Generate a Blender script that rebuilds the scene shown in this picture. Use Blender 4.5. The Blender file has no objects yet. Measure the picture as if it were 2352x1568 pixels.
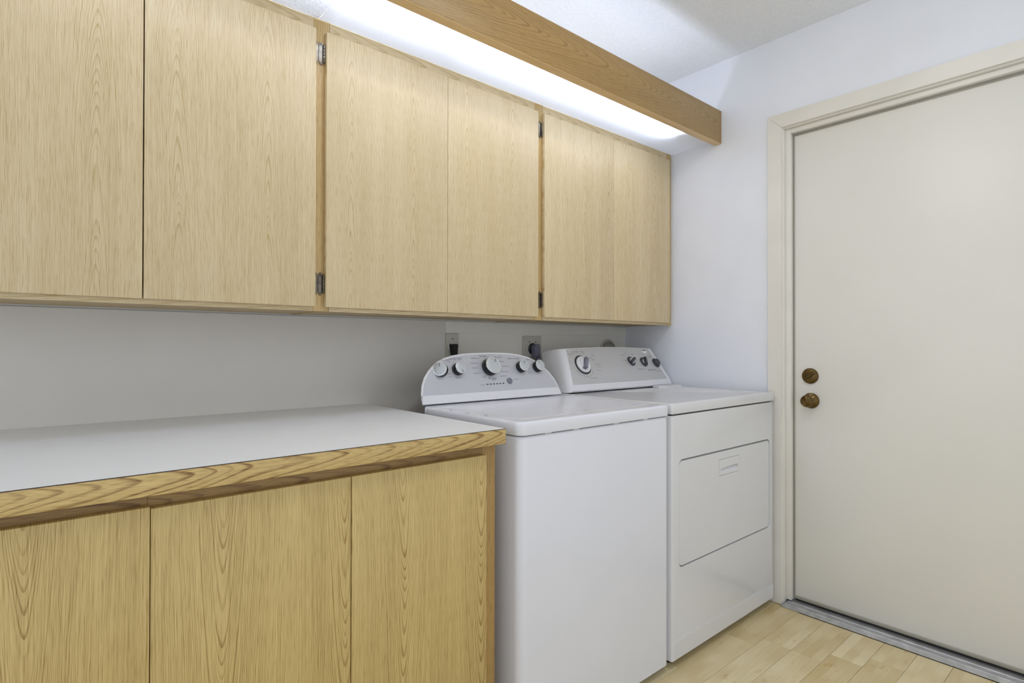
import bpy, bmesh, math, random
from mathutils import Vector, Matrix

# ---------------------------------------------------------------- camera, light, exposure
scene = bpy.context.scene
COL = scene.collection
cam_d = bpy.data.cameras.new('camera')
cam_d.sensor_width = 36.0
cam_d.lens = 1284.885 * 36.0 / 2352.0
cam_d.clip_start = 0.02
cam = bpy.data.objects.new('camera', cam_d)
COL.objects.link(cam)
_F = Vector((0.65088346, 0.75915465, 0.0059103))
_R = Vector((0.75916134, -0.65090079, 0.00148936))
_U = Vector((-0.00497768, -0.00351747, 0.99998142))
cam.matrix_world = Matrix(((_R.x, _U.x, -_F.x, -2.49600), (_R.y, _U.y, -_F.y, -1.94690),
                           (_R.z, _U.z, -_F.z, 1.13197), (0, 0, 0, 1)))
scene.camera = cam

WORLD_STRENGTH = 0.93
WORLD_COLOR = (0.88, 0.93, 1.0, 1)
TUBE_STRENGTH = 40.0
FILL_LAMP_STRENGTH = 18.0  # unseen lamp added as fill from above
TUBE_COLOR = (0.76, 0.87, 1.10, 1)
world = bpy.data.worlds.new('adjoining_room_light')
scene.world = world
world.use_nodes = True
_bg = world.node_tree.nodes['Background']
_bg.inputs['Color'].default_value = WORLD_COLOR
_bg.inputs['Strength'].default_value = WORLD_STRENGTH

scene.view_settings.view_transform = 'Standard'
scene.view_settings.look = 'None'
scene.view_settings.gamma = 1.0
scene.view_settings.use_curve_mapping = False
scene.view_settings.exposure = 0.0
scene.cycles.max_bounces = 5
scene.cycles.adaptive_threshold = 0.02
scene.cycles.diffuse_bounces = 3
scene.cycles.glossy_bounces = 2
scene.cycles.transmission_bounces = 2
scene.cycles.transparent_max_bounces = 4


# ---------------------------------------------------------------- node helpers
def lin(r, g, b):
    def f(c):
        c /= 255.0
        return c / 12.92 if c <= 0.04045 else ((c + 0.055) / 1.055) ** 2.4
    return (f(r), f(g), f(b), 1.0)


class NT:
    """tiny expression builder on a material's node tree"""
    def __init__(self, mat):
        self.nt = mat.node_tree
        self.n = self.nt.nodes
        self.l = self.nt.links

    def node(self, kind, **kw):
        nd = self.n.new(kind)
        for k, v in kw.items():
            setattr(nd, k, v)
        return nd

    def put(self, sock, v):
        if isinstance(v, bpy.types.NodeSocket):
            self.l.new(v, sock)
        else:
            sock.default_value = v

    def m(self, op, a, b=0.0, c=0.0):
        nd = self.node('ShaderNodeMath', operation=op)
        self.put(nd.inputs[0], a)
        self.put(nd.inputs[1], b)
        self.put(nd.inputs[2], c)
        return nd.outputs[0]

    def vec(self, x, y, z):
        nd = self.node('ShaderNodeCombineXYZ')
        for s, v in zip(nd.inputs, (x, y, z)):
            self.put(s, v)
        return nd.outputs[0]

    def noise(self, vec, scale, detail=2.0, rough=0.5):
        nd = self.node('ShaderNodeTexNoise')
        self.put(nd.inputs['Vector'], vec)
        nd.inputs['Scale'].default_value = scale
        nd.inputs['Detail'].default_value = detail
        nd.inputs['Roughness'].default_value = rough
        return nd.outputs['Fac']

    def ramp(self, fac, lo, hi, smooth=True):
        nd = self.node('ShaderNodeMapRange', interpolation_type='SMOOTHSTEP' if smooth else 'LINEAR')
        self.put(nd.inputs['Value'], fac)
        nd.inputs['From Min'].default_value = lo
        nd.inputs['From Max'].default_value = hi
        return nd.outputs[0]

    def mix(self, fac, a, b, blend='MIX'):
        nd = self.node('ShaderNodeMix', data_type='RGBA', blend_type=blend)
        self.put(nd.inputs['Factor'], fac)
        self.put(nd.inputs['A'], a)
        self.put(nd.inputs['B'], b)
        return nd.outputs['Result']

    def coord(self, which='Object'):
        return self.node('ShaderNodeTexCoord').outputs[which]

    def bump(self, height, strength=0.2, dist=0.001):
        nd = self.node('ShaderNodeBump')
        nd.inputs['Strength'].default_value = strength
        nd.inputs['Distance'].default_value = dist
        self.put(nd.inputs['Height'], height)
        return nd.outputs[0]


def new_mat(name):
    m = bpy.data.materials.new(name)
    m.use_nodes = True
    return m, NT(m), m.node_tree.nodes['Principled BSDF']


def plain(name, color, rough=0.5, metal=0.0, coat=0.0, vary=0.03, vscale=6.0, bump=0.0, bscale=300.0, spec=0.5):
    m, t, p = new_mat(name)
    co = t.coord()
    nz = t.noise(co, vscale, 1.0)
    dark = tuple(c * (1 - vary) for c in color[:3]) + (1,)
    lite = tuple(min(1, c * (1 + vary)) for c in color[:3]) + (1,)
    t.put(p.inputs['Base Color'], t.mix(t.ramp(nz, 0.3, 0.7), dark, lite))
    p.inputs['Roughness'].default_value = rough
    p.inputs['Metallic'].default_value = metal
    p.inputs['Coat Weight'].default_value = coat
    p.inputs['Specular IOR Level'].default_value = spec
    if bump:
        t.put(p.inputs['Normal'], t.bump(t.noise(co, bscale, 1.0), bump, 0.002))
    return m


def wood(name, arches, along='z', across='x', sign=1.0, seed=0.0, base=(214, 188, 138), dark=(180, 148, 92),
         ring=0.0052, rate=22.0, width=0.060, zoff=0.45, ring_amt=0.55, pore_amt=0.5, streak=0.36, rough=0.42, pore=(1050, 26), wander=0.030, flat=False, tip=0.010):
    """plain-sawn oak veneer: nested cathedral arches about each arch line, straight grain between, fine pores"""
    m, t, p = new_mat(name)
    sep = t.node('ShaderNodeSeparateXYZ')
    t.l.new(t.coord(), sep.inputs[0])
    ax = {'x': sep.outputs[0], 'y': sep.outputs[1], 'z': sep.outputs[2]}
    a, g = ax[across], ax[along]
    # slow wander of the grain
    w1 = t.noise(t.vec(t.m('MULTIPLY', a, 4.0), seed, t.m('MULTIPLY', g, 1.3)), 1.0, 1.0)
    w2 = t.noise(t.vec(t.m('MULTIPLY', a, 40.0), seed + 3.3, t.m('MULTIPLY', g, 7.0)), 1.0, 2.0)
    wob = t.m('ADD', t.m('MULTIPLY', t.m('SUBTRACT', w1, 0.5), wander), t.m('MULTIPLY', t.m('SUBTRACT', w2, 0.5), 0.0040))
    x = t.m('ADD', a, wob)
    u = None
    for c in arches:
        d = t.m('ABSOLUTE', t.m('SUBTRACT', x, c))
        u = d if u is None else t.m('MINIMUM', u, d)
    r = t.m('SQRT', t.m('ADD', t.m('MULTIPLY', u, u), tip * tip))
    uw = t.m('DIVIDE', u, width)
    wgt = t.m('EXPONENT', t.m('MULTIPLY', t.m('MULTIPLY', uw, uw), -1.0))
    zn = t.noise(t.vec(seed + 11.0, t.m('MULTIPLY', t.m('ADD', r, 0.0), 6.0), t.m('MULTIPLY', g, 3.5)), 1.0, 1.0)
    zz = t.m('ADD', t.m('SUBTRACT', t.m('MULTIPLY', g, sign), zoff), t.m('MULTIPLY', t.m('SUBTRACT', zn, 0.5), 0.22))
    rho = t.m('ADD', t.m('DIVIDE', r, ring), t.m('MULTIPLY', zz if flat else t.m('MULTIPLY', zz, wgt), rate))
    irr = t.noise(t.vec(t.m('MULTIPLY', rho, 0.31), seed + 9.1, 0.0), 1.0, 0.0)
    rho2 = t.m('ADD', rho, t.m('MULTIPLY', irr, 2.6))
    fr = t.m('FRACT', rho2)
    saw = t.m('MULTIPLY', t.ramp(fr, 0.52, 0.88), t.m('SUBTRACT', 1.0, t.ramp(fr, 0.90, 1.0)))
    # rings read strongest round the arches and fade into plain straight grain
    near = t.m('SUBTRACT', 1.0, t.m('MULTIPLY', t.ramp(u, width * 0.5, width * 1.5), 0.60))
    patch = t.noise(t.vec(t.m('MULTIPLY', rho2, 0.8), seed + 5.0, t.m('MULTIPLY', g, 2.5)), 1.0, 1.0)
    saw = t.m('MULTIPLY', t.m('MULTIPLY', saw, near), t.ramp(patch, 0.20, 0.65))
    # pores: dark dashes along the grain, and finer light and dark streaks
    p1 = t.noise(t.vec(t.m('MULTIPLY', x, pore[0]), seed, t.m('MULTIPLY', g, pore[1])), 1.0, 1.0, 0.5)
    p2 = t.noise(t.vec(t.m('MULTIPLY', x, pore[0] * 0.40), seed + 7.0, t.m('MULTIPLY', g, pore[1] * 0.16)), 1.0, 2.0, 0.6)
    p3 = t.noise(t.vec(t.m('MULTIPLY', x, 14.0), seed + 2.0, t.m('MULTIPLY', g, 1.0)), 1.0, 2.0)
    dash = t.ramp(p1, 0.50, 0.70)
    tone = t.m('ADD', t.m('MULTIPLY', t.m('SUBTRACT', p2, 0.5), 2.0 * streak), t.m('MULTIPLY', t.m('SUBTRACT', p3, 0.5), 0.55))
    amt = t.m('ADD', t.m('MULTIPLY', saw, ring_amt), t.m('ADD', t.m('MULTIPLY', dash, pore_amt), t.m('ADD', tone, 0.14)))
    nd = t.node('ShaderNodeClamp')
    t.put(nd.inputs[0], amt)
    nd.inputs['Min'].default_value = -0.35
    nd.inputs['Max'].default_value = 1.25
    mixn = t.node('ShaderNodeMix', data_type='RGBA', clamp_factor=False)
    t.put(mixn.inputs['Factor'], nd.outputs[0])
    t.put(mixn.inputs['A'], lin(*base))
    t.put(mixn.inputs['B'], lin(*dark))
    t.put(p.inputs['Base Color'], mixn.outputs['Result'])
    p.inputs['Roughness'].default_value = rough
    return m


# ---------------------------------------------------------------- mesh helpers
ORG = {}


def tag(o, label=None, cat=None, group=None, kind=None):
    if label:
        o['label'] = label
    if cat:
        o['category'] = cat
    if group:
        o['group'] = group
    if kind:
        o['kind'] = kind
    return o


def thing(name, loc, label, cat, group=None):
    o = bpy.data.objects.new(name, None)
    o.empty_display_size = 0.05
    o.location = loc
    COL.objects.link(o)
    ORG[o] = Vector(loc)
    return tag(o, label, cat, group)


def obj(name, bm, mats, parent=None, smooth=True, angle=35, origin=None):
    """link a bmesh given in world coordinates as one mesh object, origin at its middle"""
    bm.normal_update()
    co = [v.co for v in bm.verts]
    lo = Vector([min(c[i] for c in co) for i in range(3)])
    hi = Vector([max(c[i] for c in co) for i in range(3)])
    org = Vector(origin) if origin is not None else (lo + hi) / 2
    bmesh.ops.translate(bm, verts=bm.verts, vec=-org)
    me = bpy.data.meshes.new(name)
    if smooth:
        for f in bm.faces:
            f.smooth = True
        lim = math.radians(angle)
        for e in bm.edges:
            if len(e.link_faces) == 2:
                e.smooth = e.calc_face_angle(0.0) < lim
            else:
                e.smooth = False
    bm.to_mesh(me)
    bm.free()
    for mt in (mats if isinstance(mats, (list, tuple)) else [mats]):
        me.materials.append(mt)
    o = bpy.data.objects.new(name, me)
    COL.objects.link(o)
    ORG[o] = org
    if parent is not None:
        o.parent = parent
        o.location = org - ORG[parent]
    else:
        o.location = org
    return o


def add_box(bm, x0, x1, y0, y1, z0, z1, mi=0):
    vs = [bm.verts.new((x, y, z)) for x in (x0, x1) for y in (y0, y1) for z in (z0, z1)]
    q = [(0, 1, 3, 2), (4, 6, 7, 5), (0, 4, 5, 1), (2, 3, 7, 6), (0, 2, 6, 4), (1, 5, 7, 3)]
    fs = []
    for f in q:
        fc = bm.faces.new([vs[i] for i in f])
        fc.material_index = mi
        fs.append(fc)
    return vs, fs


def box(name, x0, x1, y0, y1, z0, z1, mat, parent=None, bevel=0.0, seg=2, origin=None):
    bm = bmesh.new()
    add_box(bm, min(x0, x1), max(x0, x1), min(y0, y1), max(y0, y1), z0, z1)
    if bevel:
        bmesh.ops.bevel(bm, geom=bm.edges[:], offset=bevel, segments=seg, affect='EDGES', profile=0.5)
    return obj(name, bm, mat, parent, origin=origin)


def rrect(w, h, r, n=6):
    pts = []
    for cx, cy, a0 in ((w / 2 - r, h / 2 - r, 0), (-w / 2 + r, h / 2 - r, 90), (-w / 2 + r, -h / 2 + r, 180), (w / 2 - r, -h / 2 + r, 270)):
        for k in range(n + 1):
            a = math.radians(a0 + 90 * k / n)
            pts.append((cx + r * math.cos(a), cy + r * math.sin(a)))
    return pts


def loft(bm, loops, cap0=True, cap1=True, mi=0, caps_mi=None):
    """skin a list of equally long closed loops of 3-D points"""
    rows = [[bm.verts.new(p) for p in lp] for lp in loops]
    n = len(rows[0])
    for a, b in zip(rows, rows[1:]):
        for i in range(n):
            f = bm.faces.new((a[i], a[(i + 1) % n], b[(i + 1) % n], b[i]))
            f.material_index = mi
    if cap0:
        f = bm.faces.new(list(reversed(rows[0])))
        f.material_index = mi if caps_mi is None else caps_mi[0]
    if cap1:
        f = bm.faces.new(rows[-1])
        f.material_index = mi if caps_mi is None else caps_mi[1]
    return rows


def lathe(bm, M, prof, n=32, mi=0, cap0=True, cap1=True, mis=None):
    """profile of (radius, height) turned about the local z axis of M; mis = a material index per band"""
    rows = []
    for r, h in prof:
        rows.append([bm.verts.new(M @ Vector((r * math.cos(2 * math.pi * k / n), r * math.sin(2 * math.pi * k / n), h))) for k in range(n)])
    for j, (a, b) in enumerate(zip(rows, rows[1:])):
        for i in range(n):
            f = bm.faces.new((a[i], a[(i + 1) % n], b[(i + 1) % n], b[i]))
            f.material_index = mi if mis is None else mis[j]
    if cap0:
        bm.faces.new(list(reversed(rows[0]))).material_index = mi
    if cap1:
        bm.faces.new(rows[-1]).material_index = mi if mis is None else mis[-1]


def prism(bm, M, pts, h0, h1, mi=0, bevel=0.0):
    """closed 2-D outline extruded along local z of M, its far rim chamfered by bevel"""
    lp = [[M @ Vector((x, y, h0)) for x, y in pts]]
    if bevel:
        cx = sum(p[0] for p in pts) / len(pts)
        cy = sum(p[1] for p in pts) / len(pts)
        lp.append([M @ Vector((x, y, h1 - bevel)) for x, y in pts])
        sh = []
        for x, y in pts:
            d = math.hypot(x - cx, y - cy) or 1
            k = max(0.0, (d - bevel) / d)
            sh.append((cx + (x - cx) * k, cy + (y - cy) * k))
        lp.append([M @ Vector((x, y, h1)) for x, y in sh])
    else:
        lp.append([M @ Vector((x, y, h1)) for x, y in pts])
    loft(bm, lp, mi=mi)


def tube(bm, pts, r, n=10, mi=0):
    pts = [Vector(p) for p in pts]
    loops = []
    up = Vector((0.13, 0.2, 0.97))
    for i, p in enumerate(pts):
        d = (pts[min(i + 1, len(pts) - 1)] - pts[max(i - 1, 0)]).normalized()
        a = d.cross(up).normalized()
        b = d.cross(a).normalized()
        rr = r[i] if isinstance(r, (list, tuple)) else r
        loops.append([p + (a * math.cos(2 * math.pi * k / n) + b * math.sin(2 * math.pi * k / n)) * rr for k in range(n)])
    loft(bm, loops, mi=mi)


def frame(origin, ex, ey):
    ex, ey = Vector(ex).normalized(), Vector(ey).normalized()
    ez = ex.cross(ey).normalized()
    return Matrix(((ex.x, ey.x, ez.x, origin[0]), (ex.y, ey.y, ez.y, origin[1]), (ex.z, ey.z, ez.z, origin[2]), (0, 0, 0, 1)))


def T(x, y, z=0.0):
    return Matrix.Translation((x, y, z))


def text_into(bm, M, body, x, y, size, mi=0, align='CENTER'):
    cu = bpy.data.curves.new('txt', 'FONT')
    cu.body = body
    cu.size = size
    cu.align_x = align
    cu.align_y = 'CENTER'
    cu.resolution_u = 1
    o = bpy.data.objects.new('txt', cu)
    COL.objects.link(o)
    me = bpy.data.meshes.new_from_object(o.evaluated_get(bpy.context.evaluated_depsgraph_get()))
    vs = [bm.verts.new(M @ Vector((v.co.x + x, v.co.y + y, 0.0))) for v in me.vertices]
    for pl in me.polygons:
        try:
            bm.faces.new([vs[i] for i in pl.vertices]).material_index = mi
        except ValueError:
            pass
    bpy.data.objects.remove(o)
    bpy.data.curves.remove(cu)
    bpy.data.meshes.remove(me)


# ---------------------------------------------------------------- materials
M = {}
M['wall'] = plain('wall_paint', lin(241, 244, 251), 0.6, vary=0.012, bump=0.05, bscale=220)
M['backwall'] = plain('back_wall_paint', lin(242, 240, 231), 0.6, vary=0.012, bump=0.05, bscale=220)
M['door'] = plain('door_paint', lin(238, 236, 228), 0.42, vary=0.012, vscale=3.0, bump=0.03, bscale=60)
M['trim'] = plain('trim_paint', lin(236, 233, 224), 0.40, vary=0.02, vscale=5.0)
M['retouch'] = plain('grey_panel', lin(226, 222, 215), 0.55, vary=0.01)
M['enamel'] = plain('white_enamel', lin(232, 233, 240), 0.22, vary=0.006, coat=0.3)
M['enamel2'] = plain('white_plastic', lin(228, 228, 231), 0.32, vary=0.006)
M['dryer'] = plain('dryer_enamel', lin(227, 227, 229), 0.24, vary=0.006, coat=0.25)
M['laminate'] = plain('counter_laminate', lin(228, 229, 229), 0.50, vary=0.008)
M['line'] = plain('dark_joint', lin(62, 46, 40), 0.7)
M['black'] = plain('black_plastic', lin(22, 22, 26), 0.30, vary=0.05)
M['darkgrey'] = plain('dark_grey_plastic', lin(66, 66, 74), 0.40, vary=0.04)
M['midgrey'] = plain('grey_plastic', lin(122, 122, 134), 0.40, vary=0.03)
M['slate'] = plain('slate_plug', lin(126, 126, 148), 0.5, vary=0.05)
M['rubber'] = plain('black_rubber', lin(28, 28, 28), 0.7)
M['chrome'] = plain('bright_chrome', (0.86, 0.87, 0.88, 1), 0.14, 1.0)
M['satin'] = plain('satin_knob_face', lin(196, 200, 202), 0.38, 0.35)
M['alu'] = plain('threshold_aluminium', lin(196, 197, 200), 0.36, 0.85, vary=0.12, vscale=25)
M['bronze'] = plain('antique_brass', lin(104, 84, 48), 0.26, 0.9, vary=0.18, vscale=30)
M['hinge'] = plain('antique_hinge', lin(112, 104, 92), 0.24, 0.95, vary=0.2, vscale=60)
M['plate'] = plain('outlet_plate', lin(205, 203, 190), 0.45, vary=0.01)
M['duct'] = plain('duct_collar', lin(168, 164, 150), 0.45, 0.2)
M['ink'] = plain('print_ink', lin(100, 100, 106), 0.6)
M['inkred'] = plain('print_ink_red', lin(150, 70, 70), 0.6)
M['inkwhite'] = plain('print_white', lin(238, 238, 240), 0.5)
M['fascia'] = plain('washer_fascia', lin(198, 199, 205), 0.36, 0.25, vary=0.01)
M['fascia2'] = plain('dryer_fascia', lin(196, 195, 194), 0.36, 0.15, vary=0.01)
M['clear'], _t, _p = new_mat('clear_acrylic')
_tr = _t.node('ShaderNodeBsdfTransparent')
_t.l.new(_tr.outputs[0], _t.n['Material Output'].inputs['Surface'])

# popcorn ceiling
M['ceiling'], _t, _p = new_mat('popcorn_ceiling')
_co = _t.coord()
_nz = _t.noise(_co, 190.0, 2.0, 0.65)
_t.put(_p.inputs['Base Color'], _t.mix(_t.ramp(_nz, 0.35, 0.65), lin(240, 243, 248), lin(250, 252, 254)))
_p.inputs['Roughness'].default_value = 0.85
_t.put(_p.inputs['Normal'], _t.bump(_nz, 0.40, 0.004))


def frosted(name, body, trans, tex):
    m, t, p = new_mat(name)
    co = t.coord()
    nz = t.noise(co, 260.0, 3.0, 0.6)
    colr = t.mix(t.m('MULTIPLY', t.ramp(nz, 0.35, 0.65), tex), lin(240, 241, 244), lin(212, 213, 214))
    d = t.node('ShaderNodeBsdfDiffuse')
    tl = t.node('ShaderNodeBsdfTranslucent')
    t.put(d.inputs['Color'], colr)
    t.put(tl.inputs['Color'], colr)
    mx = t.node('ShaderNodeMixShader')
    mx.inputs[0].default_value = trans
    t.l.new(d.outputs[0], mx.inputs[1])
    t.l.new(tl.outputs[0], mx.inputs[2])
    t.l.new(mx.outputs[0], t.n['Material Output'].inputs['Surface'])
    return m


M['frost'] = frosted('frosted_acrylic', None, 0.70, 0.15)
M['frost_bar'] = frosted('frosted_divider', None, 0.55, 0.0)
M['frost2'] = frosted('textured_acrylic', None, 0.60, 0.9)

M['tube'], _t, _p = new_mat('fluorescent_tube')
_em = _t.node('ShaderNodeEmission')
_em.inputs['Color'].default_value = TUBE_COLOR
# upper side emits less: dimming added to weaken the spill over the valance
_sp = _t.node('ShaderNodeSeparateXYZ')
_t.l.new(_t.node('ShaderNodeNewGeometry').outputs['Normal'], _sp.inputs[0])
_t.put(_em.inputs['Strength'], _t.m('MULTIPLY', _t.m('SUBTRACT', 1.0, _t.m('MULTIPLY', _t.ramp(_sp.outputs[2], -0.2, 0.5), 0.70)), TUBE_STRENGTH))
_t.l.new(_em.outputs[0], _t.n['Material Output'].inputs['Surface'])

# bamboo-like floor strips, tone per plank
M['floor'], _t, _p = new_mat('pale_plank')
_sep = _t.node('ShaderNodeSeparateXYZ')
_t.l.new(_t.coord(), _sep.inputs[0])
_rnd = _t.node('ShaderNodeObjectInfo').outputs['Random']
_off = _t.m('MULTIPLY', _rnd, 37.0)
_fx, _fy = _sep.outputs[0], _sep.outputs[1]
_strip = _t.m('FLOOR', _t.m('DIVIDE', _t.m('ADD', _fy, 0.0525), 0.035))
_sn = _t.noise(_t.vec(_t.m('MULTIPLY', _fx, 5.0), _t.m('ADD', _t.m('MULTIPLY', _strip, 7.7), _off), 0.0), 1.0, 1.0)
_gr = _t.noise(_t.vec(_t.m('MULTIPLY', _fx, 9.0), _t.m('MULTIPLY', _fy, 260.0), _off), 1.0, 3.0, 0.6)
_blot = _t.noise(_t.vec(_t.m('MULTIPLY', _fx, 18.0), _t.m('MULTIPLY', _fy, 34.0), _off), 1.0, 2.0)
_tone = _t.m('ADD', _t.m('MULTIPLY', _t.m('SUBTRACT', _sn, 0.5), 1.1),
             _t.m('ADD', _t.m('MULTIPLY', _t.m('SUBTRACT', _gr, 0.5), 0.5),
                  _t.m('ADD', _t.m('MULTIPLY', _t.m('SUBTRACT', _rnd, 0.5), 0.55), 0.42)))
_tone = _t.m('ADD', _tone, _t.m('MULTIPLY', _t.ramp(_blot, 0.62, 0.78), 0.35))
_cl = _t.node('ShaderNodeClamp')
_t.put(_cl.inputs[0], _tone)
_t.put(_p.inputs['Base Color'], _t.mix(_cl.outputs[0], lin(238, 224, 182), lin(198, 170, 110)))
_p.inputs['Roughness'].default_value = 0.34
M['subfloor'] = plain('subfloor', lin(96, 74, 44), 0.8)

UP = dict(base=(225, 206, 165), dark=(188, 158, 104))
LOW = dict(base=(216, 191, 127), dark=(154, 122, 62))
M['rail_up'] = wood('oak_rail_upper', [0.005], along='x', across='z', seed=4.0, ring=0.010, rate=9, width=0.05, flat=True, tip=0.012, wander=0.008, **UP)
M['stile_up'] = wood('oak_stile_upper', [0.06], seed=8.0, base=(212, 184, 128), dark=(166, 130, 72))
M['strip'] = wood('oak_lit_underside', [0.3], along='x', across='y', seed=3.0, base=(222, 190, 138), dark=(196, 160, 106), pore_amt=0.2, wander=0.004)  # valance underside: its brighter light is put into a lighter oak
M['carcass'] = wood('oak_carcass', [0.2], along='x', across='y', seed=1.0, base=(196, 170, 118), dark=(160, 128, 76))
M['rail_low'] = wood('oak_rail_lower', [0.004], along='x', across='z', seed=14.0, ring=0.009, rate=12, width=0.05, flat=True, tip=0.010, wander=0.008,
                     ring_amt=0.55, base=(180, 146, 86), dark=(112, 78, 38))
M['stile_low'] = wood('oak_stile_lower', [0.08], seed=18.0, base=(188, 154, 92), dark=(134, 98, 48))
M['edge'] = wood('oak_edge_band', [0.009], along='x', across='z', sign=1.0, seed=21.0, ring=0.0105, rate=17, width=0.10, flat=True, tip=0.006, wander=0.010,
                 ring_amt=0.72, pore_amt=0.42, streak=0.42, base=(220, 192, 128), dark=(136, 100, 50), pore=(900, 40))
M['valance'] = wood('oak_valance', [0.022], along='x', across='z', sign=1.0, seed=31.0, ring=0.0072, rate=20, width=0.10, flat=True, tip=0.012, wander=0.020,
                    ring_amt=0.52, pore_amt=0.38, streak=0.30, base=(178, 146, 90), dark=(122, 92, 46), pore=(800, 24))

# ---------------------------------------------------------------- room shell
XL, YF, H = -3.40, -3.00, 2.487
floor = tag(box('floor', XL, 0.12, YF, 0.0, -0.10, -0.007, M['subfloor']), kind='structure')
ORG[floor] = floor.location.copy()
random.seed(5)
PW = 0.105
plank_cache = {}
row = 0
y = 0.0
while y > YF + 0.02:
    ya, yb = y, max(y - PW, YF)
    if row == 0:
        ya, yb = 0.0, -0.095
    x = -0.03 if ya < -0.84 and yb > -1.83 else 0.0
    end = x
    ln = random.choice((0.16, 0.24, 0.32, 0.42))
    while x > XL + 0.001:
        xa = max(x - ln, XL)
        key = (round(x - xa, 4), round(ya - yb, 4))
        if key not in plank_cache:
            bm = bmesh.new()
            hx, hy = (x - xa) / 2 - 0.00035, (ya - yb) / 2 - 0.00045
            vs, fs = add_box(bm, -hx, hx, -hy, hy, -0.003, 0.003)
            top = [e for e in bm.edges if all(v.co.z > 0 for v in e.verts)]
            bmesh.ops.bevel(bm, geom=top, offset=0.0006, segments=1, affect='EDGES')
            me = bpy.data.meshes.new('plank')
            bm.to_mesh(me)
            bm.free()
            me.materials.append(M['floor'])
            plank_cache[key] = me
        o = bpy.data.objects.new('plank', plank_cache[key])
        COL.objects.link(o)
        o.parent = floor
        o.location = Vector(((x + xa) / 2, (ya + yb) / 2, -0.003)) - ORG[floor]
        x = xa
        ln = random.choice((0.45, 0.45, 0.50, 0.56))
    y = yb
    row += 1

tag(box('ceiling', XL, 0.12, YF, 0.12, H, H + 0.1, M['ceiling']), kind='structure')
tag(box('wall_back', XL, 0.12, 0.0, 0.12, -0.1, H, M['backwall']), kind='structure')
DY0, DY1, DZ = -0.8550, -1.8140, 2.0962          # rough opening for the door
bm = bmesh.new()
add_box(bm, 0.0, 0.14, DY0, -0.0005, -0.007, H)
add_box(bm, 0.0, 0.14, DY1, DY0, DZ, H)
add_box(bm, 0.0, 0.14, YF, DY1, -0.007, H)
bmesh.ops.remove_doubles(bm, verts=bm.verts, dist=1e-5)
tag(obj('wall_right', bm, M['wall']), kind='structure')

# door frame: casing boards, jambs and stops
tr = bpy.data.objects.new('trim_1', None)
tr.location = (0, DY0, 0)
COL.objects.link(tr)
ORG[tr] = Vector((0, DY0, 0))
tag(tr, 'cream painted door frame with mitred casing, jambs and stops', 'door frame', kind='structure')
CI, CO, ZI, ZO, CT = -0.8575, -0.7975, 2.0855, 2.1455, 0.012
CI2, CO2 = -1.816, -1.876


def casing(name, pts):
    bm = bmesh.new()
    loft(bm, [[(-0.0002, a, b) for a, b in pts], [(-CT + 0.003, a, b) for a, b in pts],
              [(-CT, a + (sum(p[0] for p in pts) / 4 - a) * 0.03, b + (sum(p[1] for p in pts) / 4 - b) * 0.002) for a, b in pts]])
    bmesh.ops.recalc_face_normals(bm, faces=bm.faces[:])
    return obj(name, bm, M['trim'], tr, angle=20)


casing('casing', [(CI, 0.001), (CO, 0.001), (CO, ZO), (CI, ZI)])
casing('casing', [(CI, ZI + 0.0006), (CO, ZO + 0.0006), (CO2, ZO + 0.0006), (CI2, ZI + 0.0006)])
casing('casing', [(CI2, 0.001), (CI2, ZI), (CO2, ZO), (CO2, 0.001)])
box('jamb', -0.0002, 0.1392, -0.8552, -0.8625, 0.001, 2.0798, M['trim'], tr, 0.001)
box('jamb', -0.0002, 0.1392, -1.8055, -1.8138, 0.001, 2.0798, M['trim'], tr, 0.001)
box('jamb', -0.0002, 0.1392, -1.8138, -0.8552, 2.0800, 2.0960, M['trim'], tr, 0.001)
box('stop', 0.0165, 0.0400, -0.8626, -0.8860, 0.022, 2.0800, M['trim'], tr, 0.002)
box('stop', 0.0165, 0.0400, -1.8050, -1.7890, 0.022, 2.0800, M['trim'], tr, 0.002)
box('stop', 0.0165, 0.0400, -1.7888, -0.8862, 2.0590, 2.0798, M['trim'], tr, 0.002)
box('weatherstrip', 0.0405, 0.0435, -0.8865, -0.8925, 0.026, 2.056, M['duct'], tr, 0.001)
box('weatherstrip', 0.0405, 0.0435, -1.7860, -0.8930, 2.0490, 2.0560, M['duct'], tr, 0.001)

# door slab with its lock furniture
dr = bpy.data.objects.new('door_1', None)
dr.location = (0.065, -1.33, 0.03)
COL.objects.link(dr)
ORG[dr] = Vector((0.065, -1.33, 0.03))
tag(dr, 'flush cream door with brass deadbolt and round brass knob', 'door', kind='structure')
box('door_slab', 0.0440, 0.0840, -1.7990, -0.8700, 0.0300, 2.0780, M['door'], dr, 0.0015)
bm = bmesh.new()
pr = [(0.0, 0.0), (0.0030, 0.0), (0.0042, 0.002), (0.0042, 0.010), (0.0025, 0.013), (0.0, 0.013)]
loft(bm, [[(0.0438 - a, yy, 0.0275 + b) for a, b in pr] for yy in (-1.787, -0.8930)])
bmesh.ops.recalc_face_normals(bm, faces=bm.faces[:])
obj('door_sweep', bm, M['duct'], dr, angle=20)
box('dark_gap_strip', 0.0420, 0.0600, -1.7870, -0.8930, 0.0205, 0.0272, M['rubber'], dr)  # black strip put in for the dark gap under the door


def fr_door(yc, zc):
    return frame((0.0439, yc, zc), (0, -1, 0), (0, 0, 1))      # local z points into the room (-x)


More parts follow.
